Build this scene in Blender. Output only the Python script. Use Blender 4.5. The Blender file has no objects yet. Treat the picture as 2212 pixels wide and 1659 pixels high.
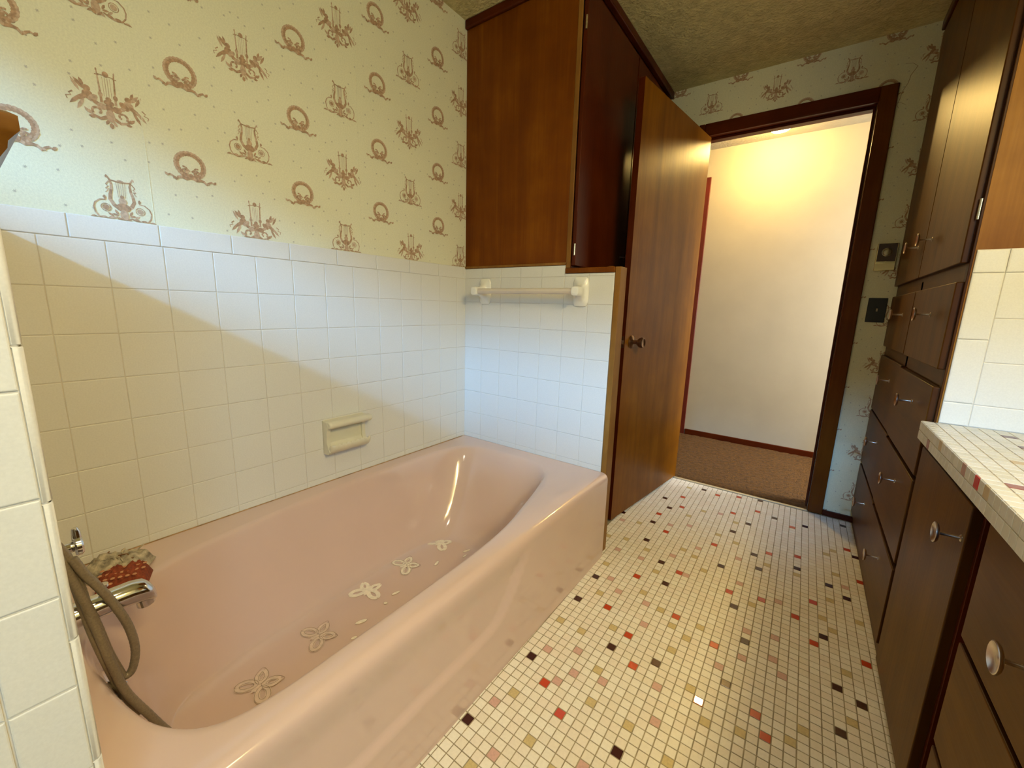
import bpy, bmesh, math, random
from mathutils import Vector, Matrix, noise
random.seed(7)
S = bpy.context.scene
COL = S.collection
ZO = 1.1526            # measured heights are relative to the tile cap line; floor ends at z = 0
P = 0.1088             # wall tile pitch

# ---------------------------------------------------------------- camera
cam = bpy.data.cameras.new('camera'); camo = bpy.data.objects.new('camera', cam); COL.objects.link(camo)
R = ((0.8088702678502394, 0.5873198703048441, 0.02800463770490441),
     (0.13110712506376088, -0.1337252272871512, -0.9823077345437707),
     (-0.5731839247095101, 0.7982311278897241, -0.18516818010258107))
camo.matrix_world = Matrix(((R[0][0], -R[1][0], -R[2][0], 1.3802292),
                            (R[0][1], -R[1][1], -R[2][1], -1.5113586),
                            (R[0][2], -R[1][2], -R[2][2], -0.1262415 + ZO),
                            (0, 0, 0, 1)))
cam.sensor_width = 36; cam.lens = 884.3229 / 2212 * 36; cam.clip_start = 0.01
S.camera = camo

# ---------------------------------------------------------------- world, lights, exposure
S.view_settings.view_transform = 'Standard'; S.view_settings.look = 'None'
S.view_settings.gamma = 1; S.view_settings.exposure = 0.95; S.view_settings.use_curve_mapping = False
S.cycles.use_denoising = True
S.cycles.max_bounces = 10; S.cycles.diffuse_bounces = 6
W = bpy.data.worlds.new('sky'); S.world = W; W.use_nodes = True
W.node_tree.nodes['Background'].inputs[0].default_value = (0.35, 0.6, 1, 1)
W.node_tree.nodes['Background'].inputs[1].default_value = 0.15

def lamp(name, kind, loc, power, color, target=None, size=None, size_y=None, spread=None, radius=None):
    d = bpy.data.lights.new(name, kind); d.energy = power; d.color = color
    if kind == 'AREA':
        d.shape = 'RECTANGLE'; d.size = size; d.size_y = size_y or size
        if spread: d.spread = math.radians(spread)
    else:
        d.shadow_soft_size = radius
    o = bpy.data.objects.new(name, d); COL.objects.link(o)
    o.location = (loc[0], loc[1], loc[2] + ZO)
    if target:
        o.rotation_euler = (Vector(target) - Vector(loc)).to_track_quat('-Z', 'Y').to_euler()
    return o

WARM = (1.0, 0.76, 0.31)
lamp('ceiling_fill_light', 'AREA', (1.30, -1.30, 1.035), 2.3, (1.0, 0.86, 0.66), (1.30, -1.29, 0.0), 0.22, 0.22, spread=150)  # overhead fill added to brighten the floor, tub rim and upper wall
lamp('window_daylight', 'AREA', (1.75, -4.2, 1.49), 200, (0.20, 0.52, 1.0), (0.5, 0.0, -0.3), 0.9, 0.26)
lamp('right_fill_light', 'AREA', (2.22, -1.95, 0.25), 7.6, (0.46, 0.75, 1.0), (0.8, -1.2, -0.7), 0.6, 0.6, spread=150)  # neutral fill added from the right, no known window there
lamp('vanity_lamp', 'AREA', (2.18, -1.12, 0.72), 13.2, WARM, (0.95, -0.6, -1.1), 0.75, 0.06, spread=165)
lamp('hall_bulb', 'POINT', (1.03, 1.76, 0.985), 15.0, (1.0, 0.66, 0.20), radius=0.035)
lamp('hall_fill_light', 'AREA', (2.86, 1.62, 0.0), 58, (0.95, 0.95, 0.92), (1.0, 1.7, -0.3), 0.6, 1.0)  # fill added at the hall end to lift the lower hall wall

# ---------------------------------------------------------------- materials
MATS = {}
def new_mat(name):
    m = bpy.data.materials.new(name); m.use_nodes = True
    return m, m.node_tree.nodes, m.node_tree.links, m.node_tree.nodes['Principled BSDF']

def plain(name, col, rough=0.4, metal=0.0, coat=0.0, var=0.0, vscale=20, bump=0.0, bscale=60, spec=0.5, detail=4):
    if name in MATS: return MATS[name]
    m, n, l, b = new_mat(name)
    b.inputs['Base Color'].default_value = (*col, 1); b.inputs['Roughness'].default_value = rough
    b.inputs['Metallic'].default_value = metal; b.inputs['Coat Weight'].default_value = coat
    b.inputs['Coat Roughness'].default_value = 0.05; b.inputs['Specular IOR Level'].default_value = spec
    tc = n.new('ShaderNodeTexCoord')
    if var:
        t = n.new('ShaderNodeTexNoise'); t.inputs['Scale'].default_value = vscale; t.inputs['Detail'].default_value = detail
        l.new(tc.outputs['Object'], t.inputs['Vector'])
        r = n.new('ShaderNodeValToRGB'); e = r.color_ramp.elements
        e[0].position = .3; e[1].position = .7
        e[0].color = (*[max(0, c * (1 - var)) for c in col], 1); e[1].color = (*[min(1, c * (1 + var)) for c in col], 1)
        l.new(t.outputs['Fac'], r.inputs['Fac']); l.new(r.outputs['Color'], b.inputs['Base Color'])
    if bump:
        t = n.new('ShaderNodeTexNoise'); t.inputs['Scale'].default_value = bscale; t.inputs['Detail'].default_value = detail
        l.new(tc.outputs['Object'], t.inputs['Vector'])
        bp = n.new('ShaderNodeBump'); bp.inputs['Strength'].default_value = bump; bp.inputs['Distance'].default_value = 0.004
        l.new(t.outputs['Fac'], bp.inputs['Height']); l.new(bp.outputs['Normal'], b.inputs['Normal'])
    MATS[name] = m
    return m

def wood(name, dark, mid, light, axis='z', rough=0.40, shift=0.0):
    if name in MATS: return MATS[name]
    m, n, l, b = new_mat(name)
    tc = n.new('ShaderNodeTexCoord'); mp = n.new('ShaderNodeMapping')
    sc = {'z': (9, 9, 0.9), 'y': (9, 0.9, 9), 'x': (0.9, 9, 9)}[axis]
    mp.inputs['Scale'].default_value = sc; mp.inputs['Location'].default_value = (shift, shift * 2, shift)
    l.new(tc.outputs['Object'], mp.inputs['Vector'])
    t1 = n.new('ShaderNodeTexNoise'); t1.inputs['Scale'].default_value = 1.1; t1.inputs['Detail'].default_value = 5; t1.inputs['Distortion'].default_value = .9
    l.new(mp.outputs['Vector'], t1.inputs['Vector'])
    mp2 = n.new('ShaderNodeMapping'); mp2.inputs['Scale'].default_value = tuple(v * (14 if v > 5 else 4) for v in sc)
    l.new(tc.outputs['Object'], mp2.inputs['Vector'])
    t2 = n.new('ShaderNodeTexNoise'); t2.inputs['Scale'].default_value = 1.0; t2.inputs['Detail'].default_value = 3
    l.new(mp2.outputs['Vector'], t2.inputs['Vector'])
    mx = n.new('ShaderNodeMath'); mx.operation = 'MULTIPLY_ADD'; mx.inputs[1].default_value = 0.16
    l.new(t2.outputs['Fac'], mx.inputs[0])
    m2 = n.new('ShaderNodeMath'); m2.operation = 'MULTIPLY'; m2.inputs[1].default_value = 0.47
    l.new(t1.outputs['Fac'], m2.inputs[0]); l.new(m2.outputs[0], mx.inputs[2])
    t3 = n.new('ShaderNodeTexNoise'); t3.inputs['Scale'].default_value = 6; t3.inputs['Detail'].default_value = 6; l.new(tc.outputs['Object'], t3.inputs['Vector'])
    m3 = n.new('ShaderNodeMath'); m3.operation = 'MULTIPLY_ADD'; m3.inputs[1].default_value = .38; l.new(t3.outputs['Fac'], m3.inputs[0]); l.new(mx.outputs[0], m3.inputs[2]); mx = m3
    r = n.new('ShaderNodeValToRGB'); e = r.color_ramp.elements
    e[0].position = .34; e[0].color = (*dark, 1); e[1].position = .70; e[1].color = (*light, 1)
    q = e.new(.52); q.color = (*mid, 1)
    l.new(mx.outputs[0], r.inputs['Fac']); l.new(r.outputs['Color'], b.inputs['Base Color'])
    b.inputs['Roughness'].default_value = rough; b.inputs['Specular IOR Level'].default_value = .13
    bp = n.new('ShaderNodeBump'); bp.inputs['Strength'].default_value = .12; bp.inputs['Distance'].default_value = .002
    l.new(t2.outputs['Fac'], bp.inputs['Height']); l.new(bp.outputs['Normal'], b.inputs['Normal'])
    MATS[name] = m
    return m

M_TILE = plain('wall_tile_glaze', (0.69, 0.685, 0.64), rough=0.42, var=0.035, vscale=320, coat=0.05, spec=.35)
M_GROUT = plain('wall_grout', (0.62, 0.58, 0.50), rough=0.9, var=.1)
M_PAPER = plain('wallpaper_ground', (0.72, 0.71, 0.52), rough=0.75, var=0.06, vscale=260, bump=.12, bscale=500)
M_PRINT = plain('wallpaper_print', (0.40, 0.255, 0.150), rough=0.7, var=0.28, vscale=160)
M_PRINT2 = plain('wallpaper_print_pale', (0.50, 0.36, 0.24), rough=0.7, var=0.2, vscale=160)
M_STAR = plain('wallpaper_star', (0.46, 0.44, 0.34), rough=0.75)
M_CEIL = plain('ceiling_texture', (0.60, 0.53, 0.27), rough=0.95, var=0.15, vscale=30, bump=1.0, bscale=75, detail=6)
M_CEIL.node_tree.nodes['Bump'].inputs['Distance'].default_value = .012
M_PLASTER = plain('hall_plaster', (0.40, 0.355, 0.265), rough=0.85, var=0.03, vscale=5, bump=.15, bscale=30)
M_WALLSUB = plain('wall_core', (0.55, 0.52, 0.45), rough=0.9, var=.05)
M_PINK = plain('pink_enamel', (0.66, 0.49, 0.42), rough=0.13, coat=0.5, var=.02, vscale=6)
M_CHROME = plain('chrome', (0.72, 0.70, 0.66), rough=0.12, metal=1.0, var=.04)
M_PEWTER = plain('pewter', (0.62, 0.55, 0.47), rough=0.28, metal=1.0, var=.1, vscale=60)
M_CERAM = plain('ceramic_white', (0.82, 0.81, 0.74), rough=0.2, coat=.3, var=.02)
M_CERAM2 = plain('ceramic_aged', (0.70, 0.66, 0.50), rough=0.3, coat=.2, var=.05, vscale=12)
M_WOOD = wood('cabinet_wood', (0.10, 0.022, 0.0008), (0.160, 0.042, 0.001), (0.24, 0.078, 0.003))
M_WOODH = wood('cabinet_wood_cross', (0.10, 0.023, 0.0008), (0.155, 0.042, 0.001), (0.22, 0.072, 0.003), axis='y')
M_WOODD = wood('dark_wood', (0.045, 0.006, 0.001), (0.070, 0.011, 0.0015), (0.105, 0.020, 0.003), rough=.3)
M_WOODDX = wood('dark_wood_cross', (0.045, 0.006, 0.001), (0.070, 0.011, 0.0015), (0.105, 0.020, 0.003), axis='x', rough=.3)
M_DOOR = wood('door_wood', (0.12, 0.036, 0.0008), (0.185, 0.064, 0.0015), (0.25, 0.098, 0.004), rough=.36, shift=3.1)
M_RIMSHADE = wood('shaded_edge_wood', (0.03, 0.009, 0.001), (0.05, 0.016, 0.002), (0.075, 0.028, 0.004))  # shade on panel edges and outer stiles put into a darker wood colour
M_CASE = wood('casing_wood', (0.08, 0.018, 0.001), (0.115, 0.031, 0.002), (0.16, 0.050, 0.004), rough=.3, shift=2)
M_CASEX = wood('cap_wood', (0.07, 0.022, 0.002), (0.115, 0.040, 0.004), (0.17, 0.066, 0.008), axis='x', rough=.3, shift=2)
M_FRONT = wood('front_wood', (0.075, 0.028, 0.001), (0.125, 0.052, 0.002), (0.18, 0.082, 0.006), shift=4)
M_FRONTH = wood('front_wood_cross', (0.075, 0.028, 0.001), (0.12, 0.049, 0.002), (0.17, 0.076, 0.005), axis='y', shift=4)
M_WOODL = wood('side_panel_wood', (0.17, 0.065, 0.008), (0.27, 0.120, 0.018), (0.38, 0.19, 0.04), shift=1.7)
M_EDGE = wood('trim_wood', (0.16, 0.07, 0.014), (0.24, 0.11, 0.022), (0.33, 0.165, 0.04), shift=5)
M_BLACK = plain('black_plastic', (0.006, 0.005, 0.006), rough=.35)
M_CARPET = plain('carpet_pile', (0.12, 0.050, 0.003), rough=1.0, var=.42, vscale=55, bump=1.0, bscale=160, detail=8)
M_CARPET.node_tree.nodes['Bump'].inputs['Distance'].default_value = .02
M_BRASS = plain('brushed_brass', (0.80, 0.72, 0.40), rough=.25, metal=1.0, var=.05)
M_RUBBER = plain('hose_braid', (0.26, 0.21, 0.145), rough=.45, metal=.35, var=.15, vscale=300)
M_DECAL = plain('decal_cream', (0.88, 0.79, 0.64), rough=.6, var=.1, vscale=80)
M_DECAL2 = plain('decal_worn', (0.70, 0.55, 0.44), rough=.5, var=.1, vscale=80)
M_GRIME = plain('decal_grime', (0.30, 0.21, 0.13), rough=.8, var=.2)
M_KNOBW = wood('knob_wood', (0.2, 0.08, 0.02), (0.28, 0.12, 0.03), (0.34, 0.16, 0.05))
M_MESHW = plain('cloth_pale', (0.42, 0.36, 0.25), rough=.8, var=.5, vscale=70, bump=.6, bscale=200)
M_MESHR = plain('cloth_red', (0.24, 0.045, 0.012), rough=.8, var=.3, vscale=200)
M_RUST = plain('hinge_steel', (0.65, 0.60, 0.45), rough=.3, metal=1, var=.2, vscale=200)

# ---------------------------------------------------------------- mesh helpers
class MB:
    """collects polygons in measured coordinates, with material slots"""
    def __init__(s): s.v = []; s.f = []; s.mi = []; s.mats = []
    def slot(s, m):
        if m not in s.mats: s.mats.append(m)
        return s.mats.index(m)
    def poly(s, pts, m):
        b = len(s.v); s.v += [tuple(p) for p in pts]; s.f.append(tuple(range(b, b + len(pts)))); s.mi.append(s.slot(m))
    def grid(s, rows, m, closed=False):
        b = len(s.v); n = len(rows[0])
        for r in rows: s.v += [tuple(p) for p in r]
        k = s.slot(m)
        for i in range(len(rows) - 1):
            for j in range(n if closed else n - 1):
                j2 = (j + 1) % n
                s.f.append((b + i * n + j, b + i * n + j2, b + (i + 1) * n + j2, b + (i + 1) * n + j)); s.mi.append(k)
    def box(s, a, c, m):
        x0, y0, z0 = a; x1, y1, z1 = c
        q = [(x0, y0, z0), (x1, y0, z0), (x1, y1, z0), (x0, y1, z0), (x0, y0, z1), (x1, y0, z1), (x1, y1, z1), (x0, y1, z1)]
        b = len(s.v); s.v += q; k = s.slot(m)
        for f in ((0, 3, 2, 1), (4, 5, 6, 7), (0, 1, 5, 4), (1, 2, 6, 5), (2, 3, 7, 6), (3, 0, 4, 7)):
            s.f.append(tuple(b + i for i in f)); s.mi.append(k)
    def tube(s, pts, r, m, n=14, cap=True):
        pts = [Vector(p) for p in pts]; rows = []
        rr = r if isinstance(r, (list, tuple)) else [r] * len(pts)
        t0 = (pts[1] - pts[0]).normalized()
        up = Vector((0, 0, 1)) if abs(t0.z) < .9 else Vector((1, 0, 0))
        nrm = t0.cross(up).normalized()
        for i, p in enumerate(pts):
            t = (pts[min(i + 1, len(pts) - 1)] - pts[max(i - 1, 0)]).normalized()
            nrm = (nrm - t * nrm.dot(t)).normalized(); bn = t.cross(nrm)
            rows.append([p + (nrm * math.cos(a) + bn * math.sin(a)) * rr[i] for a in [2 * math.pi * k / n for k in range(n)]])
        s.grid(rows, m, closed=True)
        if cap: s.poly(rows[0][::-1], m); s.poly(rows[-1], m)
    def lathe(s, o, axis, prof, m, n=28):
        """prof: (distance along axis, radius)"""
        o = Vector(o); ax = Vector(axis).normalized()
        u = ax.cross(Vector((0, 0, 1)) if abs(ax.z) < .9 else Vector((1, 0, 0))).normalized(); w = ax.cross(u)
        rows = [[o + ax * d + (u * math.cos(a) + w * math.sin(a)) * max(r, 1e-5) for a in [2 * math.pi * k / n for k in range(n)]] for d, r in prof]
        s.grid(rows, m, closed=True)
    def build(s, name, parent=None, smooth=False, bevel=0, seg=2, root=None, weld=False, angle=40, sub=0):
        me = bpy.data.meshes.new(name)
        base = Vector(root) if root is not None else (Vector(parent['_base']) if parent is not None and '_base' in parent else Vector((0, 0, 0)))
        me.from_pydata([(x - base.x, y - base.y, z - base.z) for x, y, z in s.v], [], s.f)
        for m in s.mats: me.materials.append(m)
        me.polygons.foreach_set('material_index', s.mi)
        bm = bmesh.new(); bm.from_mesh(me)
        if weld: bmesh.ops.remove_doubles(bm, verts=bm.verts, dist=2e-5)
        bmesh.ops.recalc_face_normals(bm, faces=bm.faces) if weld or bevel else None
        bm.to_mesh(me); bm.free()
        o = bpy.data.objects.new(name, me); COL.objects.link(o)
        if parent is not None: o.parent = parent; o['_base'] = tuple(base)
        else: o.location = (base.x, base.y, base.z + ZO); o['_base'] = tuple(base)
        if bevel:
            bv = o.modifiers.new('bevel', 'BEVEL'); bv.width = bevel; bv.segments = seg; bv.limit_method = 'ANGLE'; bv.angle_limit = math.radians(40)
        if sub:
            sd = o.modifiers.new('sub', 'SUBSURF'); sd.levels = sub; sd.render_levels = sub
        if smooth or bevel:
            me.polygons.foreach_set('use_smooth', [True] * len(me.polygons))
            try: me.set_sharp_from_angle(angle=math.radians(angle))
            except Exception: pass
        return o

def thing(name, base, label, cat, group=None):
    o = bpy.data.objects.new(name, None); COL.objects.link(o); o.empty_display_size = .05
    o.location = (base[0], base[1], base[2] + ZO); o['_base'] = tuple(base)
    return tag(o, label, cat, group)
def tag(o, label, cat, group=None, kind=None):
    o['label'] = label; o['category'] = cat
    if group: o['group'] = group
    if kind: o['kind'] = kind
    return o
def struct(o, label=None):
    o['kind'] = 'structure'
    if label: o['label'] = label
    return o
def box_obj(name, a, c, m, parent=None, bevel=.0015, **k):
    b = MB(); b.box(a, c, m); return b.build(name, parent, bevel=bevel, **k)

# ---------------------------------------------------------------- tiles
def tile(mb, O, U, V, N, u0, v0, u1, v1, gap=.0016, m=None, lift=.0022, b=.0022):
    """one cushion-edged tile on plane O + uU + vV, facing N"""
    m = m or M_TILE
    O = Vector(O); U = Vector(U); V = Vector(V); N = Vector(N); g = gap / 2
    a = [(u0 + g, v0 + g), (u1 - g, v0 + g), (u1 - g, v1 - g), (u0 + g, v1 - g)]
    c = [(u0 + g + b, v0 + g + b), (u1 - g - b, v0 + g + b), (u1 - g - b, v1 - g - b), (u0 + g + b, v1 - g - b)]
    lo = [O + U * x + V * y for x, y in a]; mid = [O + U * x + V * y + N * (lift * .72) for x, y in a]
    mi2 = [O + U * ((x + p) / 2) + V * ((y + q) / 2) + N * (lift * .95) for (x, y), (p, q) in zip(a, c)]
    hi = [O + U * x + V * y + N * lift for x, y in c]
    flip = U.cross(V).dot(N) < 0
    rings = [lo, mid, mi2, hi]
    bi = len(mb.v); k = mb.slot(m)
    for r in rings: mb.v += [tuple(p) for p in r]
    for i in range(3):
        for j in range(4):
            f = (bi + i * 4 + j, bi + i * 4 + (j + 1) % 4, bi + (i + 1) * 4 + (j + 1) % 4, bi + (i + 1) * 4 + j)
            mb.f.append(f[::-1] if flip else f); mb.mi.append(k)
    f = (bi + 12, bi + 13, bi + 14, bi + 15); mb.f.append(f[::-1] if flip else f); mb.mi.append(k)

DZ = -0.784            # tub deck
ROWS = [DZ + .001] + [-P * k for k in range(7, -1, -1)]

# ---------------------------------------------------------------- wallpaper motifs
def leaf(cx, cy, L, Wd, ang):
    c, s = math.cos(ang), math.sin(ang)
    return [(cx + x * L * c - y * Wd * s, cy + x * L * s + y * Wd * c) for x, y in ((-.5, 0), (-.2, .42), (.15, .45), (.5, 0), (.15, -.45), (-.2, -.42))]
def blob(cx, cy, rx, ry=None, n=9, ang=0):
    ry = ry or rx; c, s = math.cos(ang), math.sin(ang)
    return [(cx + rx * math.cos(a) * c - ry * math.sin(a) * s, cy + rx * math.cos(a) * s + ry * math.sin(a) * c) for a in [2 * math.pi * k / n for k in range(n)]]
def stroke(pts, w, w2=None):
    w2 = w if w2 is None else w2; out = []; n = len(pts)
    L = []; Rr = []
    for i, (x, y) in enumerate(pts):
        a = pts[max(i - 1, 0)]; b = pts[min(i + 1, n - 1)]
        dx, dy = b[0] - a[0], b[1] - a[1]; d = math.hypot(dx, dy) or 1
        t = (w + (w2 - w) * i / (n - 1)) / 2
        L.append((x - dy / d * t, y + dx / d * t)); Rr.append((x + dy / d * t, y - dx / d * t))
    return [[L[i], L[i + 1], Rr[i + 1], Rr[i]] for i in range(n - 1)]
def arc(cx, cy, r0, r1, a0, a1, n=14):
    return [(cx + (r0 + (r1 - r0) * i / n) * math.cos(math.radians(a0 + (a1 - a0) * i / n)), cy + (r0 + (r1 - r0) * i / n) * math.sin(math.radians(a0 + (a1 - a0) * i / n))) for i in range(n + 1)]
def mirror(ps): return [[(-x, y) for x, y in p][::-1] for p in ps]

def wreath():
    o = []
    for k in range(26):
        a = 2 * math.pi * k / 26
        for r, da in ((1.0, .5), (.86, -.5)):
            o.append(leaf(.0295 * r * math.cos(a), .006 + .0285 * r * math.sin(a), .0115, .0075, a + math.pi / 2 + da))
        o.append(blob(.0275 * math.cos(a + .1), .006 + .0275 * math.sin(a + .1), .0016, n=6))
    side = []
    side += stroke(arc(.010, -.013, .009, .009, -150, 150, 12), .0042)
    side += stroke(arc(.012, -.006, .004, .008, 200, 60, 8), .0035)
    side.append(blob(.009, -.010, .005, .003, ang=.6))
    side += stroke([(0, -.020), (.010, -.026), (.019, -.0235), (.026, -.025), (.031, -.031), (.036, -.026), (.042, -.0225), (.047, -.025), (.050, -.021)], .0072, .0030)
    side.append(leaf(.049, -.0235, .010, .006, .9)); side.append(leaf(.034, -.0285, .009, .004, -.8))
    o += side + mirror(side); o.append(blob(0, -.019, .0055, .0065))
    return [[(x * 1.08, y * 1.08) for x, y in p] for p in o]
def lyre():
    side = []
    side += stroke([(.006, -.022), (.016, -.014), (.0215, -.003), (.0205, .008), (.0175, .020), (.0165, .032), (.019, .042), (.0235, .050)], .0085, .0028)
    side += stroke([(.0205, .038), (.026, .030), (.022, .026), (.027, .021), (.0235, .017), (.028, .012)], .0024, .0012)
    side.append(leaf(.024, .048, .008, .0035, 1.9)); side.append(leaf(.0235, .020, .006, .003, -.5))
    side += stroke(arc(.031, -.022, .0085, .0085, 0, 360, 16), .0016)
    side.append(blob(.031, -.022, .0062, n=10))
    side += stroke([(.030, -.004), (.033, .001), (.030, .004)], .003, .004)
    side += stroke([(.030, -.005), (.040, -.006), (.049, -.014), (.052, -.024), (.050, -.036), (.044, -.045), (.034, -.048), (.024, -.046), (.012, -.041)], .0022, .0036)
    side.append(leaf(.031, .000, .008, .005, 1.3)); side.append(leaf(.054, -.045, .011, .0045, -.2)); side += stroke([(.046, -.046), (.060, -.047)], .003, .0015)
    for a, x, y in ((.2, .016, -.036), (.7, .024, -.037), (-.3, .024, -.0435), (1.1, .013, -.030), (-.6, .010, -.046), (.1, .036, -.044)): side.append(leaf(x, y, .013, .0052, a))
    o = side + mirror(side)
    o += stroke([(-.018, .041), (0, .0385), (.018, .041)], .0026); o.append(blob(0, .042, .006, .0018))
    for x in (-.008, -.004, 0, .004, .008): o += stroke([(x, .039), (x * .8, .004)], .0008)
    o += [blob(0, -.004, .0075, .0085), blob(0, -.018, .013, .010), blob(0, .006, .003, .004), blob(0, -.036, .008, .013)]
    for a in (-.7, -.3, .3, .7): o.append(leaf(math.sin(a) * .010, -.046, .014, .005, math.pi / 2 - a + math.pi))
    return o
def trophy():
    side = []
    side += stroke([(.0115, -.012), (.0120, .012), (.0135, .050)], .0046, .0022)
    side += stroke([(.0105, .042), (.0175, .042)], .0018); side.append(leaf(.0140, .052, .008, .003, 1.57)); side.append(blob(.012, .004, .004, .0055))
    side += [blob(.033, .008, .0062), leaf(.044, .013, .024, .008, .9), leaf(.050, .010, .026, .006, 1.1), leaf(.040, .018, .016, .006, 1.2)]
    side += [blob(.033, -.004, .0085, .0095, ang=.5), blob(.025, -.008, .006, .010, ang=.8), leaf(.042, -.012, .026, .010, -.7), leaf(.052, -.020, .030, .007, -.85), leaf(.045, -.026, .028, .0065, -1.1)]
    side += stroke([(.055, -.006), (.061, -.011), (.058, -.015), (.066, -.018), (.064, -.024)], .0026, .0016)
    side += [leaf(.020, -.016, .018, .009, .5), blob(.012, -.020, .008, .007)]
    side += stroke(arc(.020, -.032, .009, .004, -40, 250, 12), .0042)
    side += stroke([(.006, -.040), (.016, -.046), (.028, -.042), (.034, -.034)], .0072, .0036)
    side += [leaf(.030, -.046, .011, .006, .1), leaf(.006, -.050, .013, .006, -1.1), leaf(.036, -.036, .014, .006, .9)]
    o = side + mirror(side)
    o += stroke([(-.013, .044), (.013, .044)], .0014); o.append(blob(0, .047, .0052, .0058, n=11))
    for x in (-.006, -.002, .002, .006): o += stroke([(x, .040), (x, .002)], .0007)
    o += [blob(0, -.010, .009, .006), blob(0, -.020, .0065, .010), blob(0, -.036, .0075, .013), leaf(0, -.056, .013, .008, 1.57), blob(0, -.003, .005, .005)]
    return [[(x * 1.06, y * 1.04) for x, y in p] for p in o]
def star():
    o = []
    for k in range(6): a = math.pi * k / 3; o.append(leaf(.0017 * math.cos(a), .0017 * math.sin(a), .0036, .0014, a))
    return o
MOT = {'W': wreath(), 'L': lyre(), 'T': trophy(), 'S': star()}
def clip(poly, u0, v0, u1, v1):
    for ax, lim, sg in ((0, u0, 1), (0, u1, -1), (1, v0, 1), (1, v1, -1)):
        out = []; n = len(poly)
        for i in range(n):
            a, b = poly[i], poly[(i + 1) % n]; ia = (a[ax] - lim) * sg >= 0; ib = (b[ax] - lim) * sg >= 0
            if ia: out.append(a)
            if ia != ib:
                t = (lim - a[ax]) / (b[ax] - a[ax]); out.append((a[0] + (b[0] - a[0]) * t, a[1] + (b[1] - a[1]) * t))
        poly = out
        if len(poly) < 3: return None
    return poly
def paper(mb, O, U, V, N, rects, u_w, u_l, par, seed=1):
    """printed motifs; u_w / u_l a wreath column and a lyre column; both repeat every .298 (rows every .2185)"""
    O = Vector(O); U = Vector(U); V = Vector(V); N = Vector(N); rnd = random.Random(seed)
    for (u0, v0, u1, v1) in rects:
        inst = []
        for k in range(-12, 13):
            for r in range(-7, 8):
                inst.append(('W', u_w + .2985 * k, .2085 + .2175 * r)); inst.append(('LT'[(k + r + par) % 2], u_l + .2952 * k, .100 + .2195 * r))
        big = [(u, v) for _, u, v in inst]
        c = .052
        for i in range(int(-4 / c), int(4 / c)):
            for j in range(int(-1.4 / c), int(1.4 / c)):
                u = (i + rnd.uniform(.1, .9)) * c; v = (j + rnd.uniform(.1, .9)) * c
                if u0 < u < u1 and v0 < v < v1 and all(abs(u - a) > .052 or abs(v - b) > .046 for a, b in big): inst.append(('S', u, v))
        for kind, u, v in inst:
            if u < u0 - .09 or u > u1 + .09 or v < v0 - .09 or v > v1 + .09: continue
            for i, pl in enumerate(MOT[kind]):
                q = clip([(u + a, v + b) for a, b in pl], u0, v0, u1, v1)
                if q:
                    pts = [O + U * a + V * b + N * (.0003 + .000009 * i) for a, b in q]
                    if U.cross(V).dot(N) < 0: pts = pts[::-1]
                    mb.poly(pts, M_STAR if kind == 'S' else (M_PRINT2 if i % 3 == 0 else M_PRINT))

# ================================================================ THE ROOM SHELL
ZC = 1.0815; ZF = -ZO; YP = -1.469; YD = 1.076; XR = 2.25; YB = -2.7; YH = 2.085
# --- left wall
b = MB(); b.box((-.12, YB - .1, ZF - .1), (0, YD + .12, ZC + .05), M_PAPER)
wl = struct(b.build('wall_left'), 'long wall above the tub in cream wallpaper with white tiles below')
b = MB(); b.box((-.001, YP, DZ - .002), (.0012, -.0005, .052), M_GROUT); b.build('grout', wl)
b = MB(); O = (0.0005, 0, 0); U = (0, 1, 0); V = (0, 0, 1); N = (1, 0, 0)
ys = [0] + [-(.57 + j) * P for j in range(13)] + [YP]
for i in range(len(ys) - 1):
    for k in range(8): tile(b, O, U, V, N, ys[i + 1], ROWS[k], ys[i], ROWS[k + 1])
yc = [0] + [-.017 - .1625 * k for k in range(9)] + [YP]
for i in range(len(yc) - 1): tile(b, O, U, V, N, yc[i + 1], 0, yc[i], .0528, lift=.0032)
b.build('wall_tiles', wl)
b = MB(); paper(b, (0, 0, 0), U, V, N, [(YP - .6, .0535, -.001, ZC)], -.176, -.036, 0, 3)
b.build('wallpaper_print', wl)
b = MB()
for y in (-.562, -1.160): b.box((0, y - .0007, .054), (.0006, y + .0007, ZC), M_PAPER)
b.build('paper_seam', wl)
# --- far tub end (partition carrying the towel bar)
XE = .757
b = MB(); b.box((0, .0, ZF), (XE, .06, .0115), M_WALLSUB); b.box((0, .0, .0115), (.5452, .06, .044), M_WALLSUB)
we = struct(b.build('wall_tub_end'), 'short tiled end wall behind the foot of the tub')
b = MB(); b.box((.0005, -.0012, DZ - .002), (XE, .001, .0108), M_GROUT); b.box((.0005, -.0012, .01), (.5455, .001, .0445), M_GROUT); b.build('grout', we)
b = MB(); O = (0, -.0005, 0); U = (1, 0, 0); V = (0, 0, 1); N = (0, -1, 0)
xs = [0.002] + [P * (i + 1) for i in range(6)] + [XE]
for i in range(7):
    for k in range(8): tile(b, O, U, V, N, xs[i], ROWS[k], xs[i + 1], ROWS[k + 1])
    tile(b, O, U, V, N, xs[i], 0, min(xs[i + 1], .5450) if xs[i] < .54 else xs[i + 1], .0445 if xs[i] < .54 else .0105)
tile(b, O, U, V, N, .5455, 0, xs[6 - 0], .0105) if False else None
b.build('wall_tiles', we)
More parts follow.
